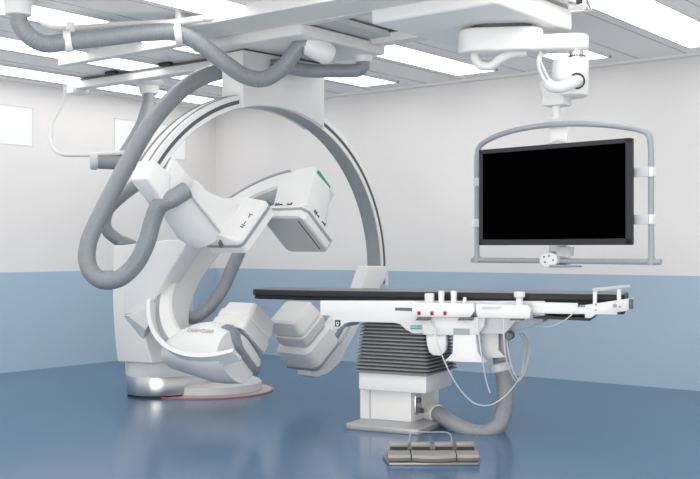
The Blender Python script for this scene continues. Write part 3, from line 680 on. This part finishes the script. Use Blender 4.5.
# ================================================================== MONITOR SUSPENSION
pl, pr = Wc(1.007, 8.12, 0), Wc(1.931, 7.213, 0)
MX = (pr-pl).normalized(); MN = Zv.cross(MX).normalized()
MN = MN if MN.dot(Fv) < 0 else -MN                     # toward the viewer
MW = (pr-pl).length
zc_ = EYE + (248-194.7)/1050*7.66
MC = (pl+pr)/2 + V((0, 0, zc_))
FM = frame(MC, MX, Zv, MN)
MH = .735
MS = thing('monitor_suspension', 'white ceiling arm with a grey tubular frame that carries the big display', 'monitor mount', V((MC.x, MC.y, zc_-.6)))
# frame behind the display
FR = frame(MC - MN*.10, MX, Zv, MN)
tf = lambda *q: V((*trace(FR, *q), 0))
arch = [tf(477, 258), tf(477, 200), tf(477.5, 152), tf(480, 146), tf(488, 140), tf(510, 131.5), tf(535, 126.5), (tf(562, 124)), tf(590, 124), tf(620, 126.5), tf(640, 130), tf(648.5, 134.5), tf(650.5, 143), tf(651, 200), tf(651.5, 261)]
part('frame_arch', M().tube(arch, .021, 14, step=.025, fr=FR), TUBEGR, MS, label='grey arched tube frame')
part('frame_bar', M().tube([tf(472, 260), tf(661, 262)], .020, 14, step=.2, fr=FR), TUBEGR, MS, label='grey bottom tube')
for q in ((477, 259.5), (651.5, 261.5)): part('frame_joint', M().cyl(FR @ (tf(*q) + V((0, -.025, 0))), FR @ (tf(*q) + V((0, .025, 0))), .028, bev=.004), TUBEGR, MS)
for (px, py) in ((477, 182.5), (477, 223.5), (651, 172), (651, 219.5)):
    c = tf(px, py); cl = part('clamp', M().box((c.x, c.y, c.z), (.052, .068, .058), FR, bev=.006), WHITE, MS)
    if px > 600:
        e = tf(633, py)
        part('clamp_arm', M().box(((c.x+e.x)/2, c.y, .03), (abs(c.x-e.x), .066, .02), FR, bev=.003), PALE, cl)
        part('clamp_bolt', M().box((e.x+.012, c.y, .045), (.014, .022, .012), FR), DARK, cl)
    else:
        part('clamp_arm', M().box((c.x+.04, c.y, .03), (.08, .06, .02), FR, bev=.003), PALE, cl)
# vertical spine behind the display, top and bottom brackets
sx = tf(556, 200).x
part('spine', M().box((sx, tf(556, 196).y, -.05), (.16, tf(556, 112).y - tf(556, 256).y, .05), FR, bev=.008), WHITE, MS)
part('spine_plate', M().prism([trace(FR, *q) for q in ((541, 147), (560, 140), (577, 147), (577, 152), (541, 152))], -.03, .03, FR, bev=.003), PALE, MS)
part('bottom_plate', M().prism([trace(FR, *q) for q in ((558, 247), (573, 247), (572, 256), (559, 256))], -.02, .03, FR), PALE, MS)
c = tf(552, 260); gb = part('grip_block', M().prism([trace(FR, *q) for q in ((543, 256), (548, 252.5), (555, 252.5), (560, 255), (561, 262), (557, 267), (549, 267.5), (543, 263))], -.03, .05, FR, bev=.008), WHITE, MS)
part('grip_blade', M().lathe([(.0, -.008), (.14, -.008), (.15, 0), (.14, .008), (0, .008)], frame(FR @ (tf(564, 266) + V((0, 0, .0))), MX, MN*.45, Zv), 28), TUBEGR, MS)
gd = M()
for (a, b) in ((548, 257), (553, 256), (557, 260), (549, 262)): q = trace(FR, a, b); gd.cyl(FR @ V((*q, .048)), FR @ V((*q, .054)), .007, n=10)
part('grip_screws', gd, SYMB, gb)
# pole, joint, motor drum, arm
DM = 8.0
jn = lambda px, py, d=DM: P(px, py, d + .28)
part('neck', M().cyl(jn(556, 104, 7.68), jn(556, 140, 7.68), .032, .036), WHITE2, MS)
part('neck_collar', M().cyl(jn(556, 118, 7.68), jn(556, 126, 7.68), .048, bev=.006), WHITE, MS)
part('tilt_joint', M().box(jn(557, 100, 7.70), (.18, .16, .10), frame(V((0,0,0)), V((1,0,0)), V((0,1,0)), Zv), bev=.02), WHITE2, MS)
part('elbow', M().tube([jn(549, 84, 7.75), jn(550, 92, 7.72), jn(556, 100, 7.70)], .075, 16), WHITE2, MS)
ax = Rv
part('motor_drum', M().lathe([(.11, 0), (.130, .012), (.135, .03), (.135, .262), (.13, .276), (.11, .286)], frame(P(570.5, 97.5, 7.95), Rv, Fv, Zv), 36), WHITE, MS)
sck = P(577, 81, 7.81)
mk = M(); mk.arc(frame(sck, Rv, Zv, -Fv), [(.050, -.01), (.060, -.01), (.060, .006), (.050, .006)], -100, 130, 32)
part('socket_ring', mk, DARK, MS, label='black ring of the cable socket')
part('cable_boot', M().tube([P(578, 80.5, 7.83), P(572, 83, 7.74), P(562, 87, 7.72), P(553, 87, 7.78), P(547, 83, 7.88)], .042, 14), WHITE, MS)
part('swivel_cap', M().cyl(P(577, 60, 7.95), P(577, 49, 7.95), .062, bev=.006), CHROME, MS, label='chrome swivel below the arm')
fb = M(); fb.cyl(P(577, 57, 7.95), P(577, 56, 7.95), .068); part('swivel_ring', fb, TRACK, MS)
# the arm: an outline in plan (wide at left, narrow tongue at right)
e0, e1 = P(478, 42, 8.05), P(573, 42, 7.95)
AX = V((e1.x-e0.x, e1.y-e0.y, 0)).normalized(); AY = Zv.cross(AX)
FAR = frame(V((e0.x, e0.y, 0)), AX, AY, Zv)
AL_ = V((e1.x-e0.x, e1.y-e0.y, 0)).length
def zpx(py, d): return EYE - (py-HOR)/FPX*d
out = stad((0, 0), (AL_*.40, 0), .16)
za, zb = zpx(52, 8.0), zpx(29, 8.0)
part('arm', M().prism(stad((.0, .02), (AL_+.0, .0), .115), za, zpx(35.5, 7.95), FAR, bev=.018, seg=3), WHITE, MS)
part('arm_hub', M().prism(stad((.0, .02), (AL_*.48, .02), .15), za-.005, zb, FAR, bev=.02, seg=3), WHITE, MS)
part('arm_joint', M().prism(stad((.06, .02), (AL_*.42, .02), .11), zb-.01, zb+.03, FAR), TRACK, MS)
part('cable_bundle', M().tube([P(475, 50, 8.07), P(475, 58, 8.05), P(480, 65, 8.03), P(491, 66, 8.01), (P(500, 59, 7.99)), P(512, 54, 7.99), P(526, 53, 7.99)], .035, 12), WHITE2, MS, label='bundle of cables below the arm')
part('cable_loop', M().tube([P(541, 52, 7.93), P(538, 62, 7.87), P(542, 76, 7.83), P(548, 85, 7.82), P(551, 88, 7.79)], .014, 10), CABLE, MS)
part('cable_loop', M().tube([P(546, 53, 7.95), P(540, 58, 7.89), P(545, 72, 7.85), P(551, 82, 7.82), P(556, 87, 7.77)], .012, 10), CABLE, MS)
# carriage on the ceiling
sl = [trace(frame(V((0, 0, 3.1)), V((1, 0, 0)), V((0, 1, 0)), Zv), *q) for q in ((383, 28), (496, 3.5), (577, 31))]
x1, y0_ = sl[1]; y1_ = sl[2][1]; x0 = sl[0][0]
part('carriage', M().prism(rrect((x1-x0)/2, (y1_-y0_)/2, .04, 5, (x0+x1)/2, (y0_+y1_)/2), 3.1, 3.27, bev=.03, seg=4), WHITE, MS)
part('trolley', M().box(((x0+x1)/2, (y0_+y1_)/2, 3.275), (x1-x0-.12, y1_-y0_-.14, .05)), PALE, MS)
hb = FAR @ V((AL_*.2, .02, 0))
part('hub_post', M().cyl(V((hb.x, hb.y, zb)), V((hb.x, hb.y, 3.12)), .10), WHITE2, MS)
clip = P(580, 4, 7.55)
ck = M(); ck.box(clip, (.14, .10, .10), bev=.008); part('rail_clip', ck, CHROME, MS, label='chrome clip at the carriage corner')
ck = M(); ck.box(clip + V((.02, -.045, .02)), (.05, .03, .06), bev=.004); part('clip_hole', ck, DARK, MS)
# ================================================================== DISPLAY
DS = thing('display_screen', 'large flat black display with dark bezel hanging in the grey frame', 'screen', MC - V((0, 0, MH/2)))
b = M(); w2, h2 = MW/2, MH/2
b.box((0, 0, -.02), (MW, MH, .045), FM, bev=.006)
part('back_shell', b, BEZEL, DS)
fr_ = M(); g = .034; gb_ = .044
for (cx, cy, sx_, sy_) in ((0, h2-g/2, MW, g), (0, -h2+gb_/2, MW, gb_), (-w2+g/2, 0, g, MH), (w2-g/2, 0, g, MH)): fr_.box((cx, cy, .008), (sx_, sy_, .022), FM, bev=.003, seg=1)
part('bezel', fr_, BEZEL, DS)
part('screen', M().box((0, (gb_-g)/2, .006), (MW-2*g, MH-g-gb_, .004), FM), SCREEN, DS, label='black screen')
# ================================================================== CAMERA, LIGHT
cam = bpy.data.cameras.new('camera'); cam.sensor_width = 36; cam.lens = FPX/700*36; cam.shift_y = (HOR-239.5)/700
co = bpy.data.objects.new('camera', cam); COL.objects.link(co)
co.location = (0, 0, EYE); co.rotation_euler = (PI/2, 0, HEAD); sc.camera = co; cam.clip_end = 100
def area(name, loc, target, sx, sy, power):
    l = bpy.data.lights.new(name, 'AREA'); l.shape = 'RECTANGLE'; l.size = sx; l.size_y = sy; l.energy = power; l.color = (1, .985, .96)
    o = bpy.data.objects.new(name, l); COL.objects.link(o); o.location = loc
    o.rotation_euler = (V(target) - V(loc)).to_track_quat('-Z', 'Y').to_euler()
area('bounce_fill', (-2.6, 1.2, .5), (-5.0, 6.5, 3.3), 4.0, 1.6, BOUNCE)  # unseen fill lights, added to lift the ceiling brightness
area('bounce_fill', (.4, 4.4, .5), (-3.5, 7.5, 3.3), 4.0, 1.6, BOUNCE*.06)
w = bpy.data.worlds.new('world'); sc.world = w; w.use_nodes = True
bg = w.node_tree.nodes['Background']; bg.inputs[0].default_value = (1, .985, .965, 1); bg.inputs[1].default_value = WORLD_E
sc.view_settings.view_transform = 'Standard'; sc.view_settings.look = 'None'; sc.view_settings.exposure = EXPO; sc.view_settings.gamma = 1
sc.view_settings.use_curve_mapping = False
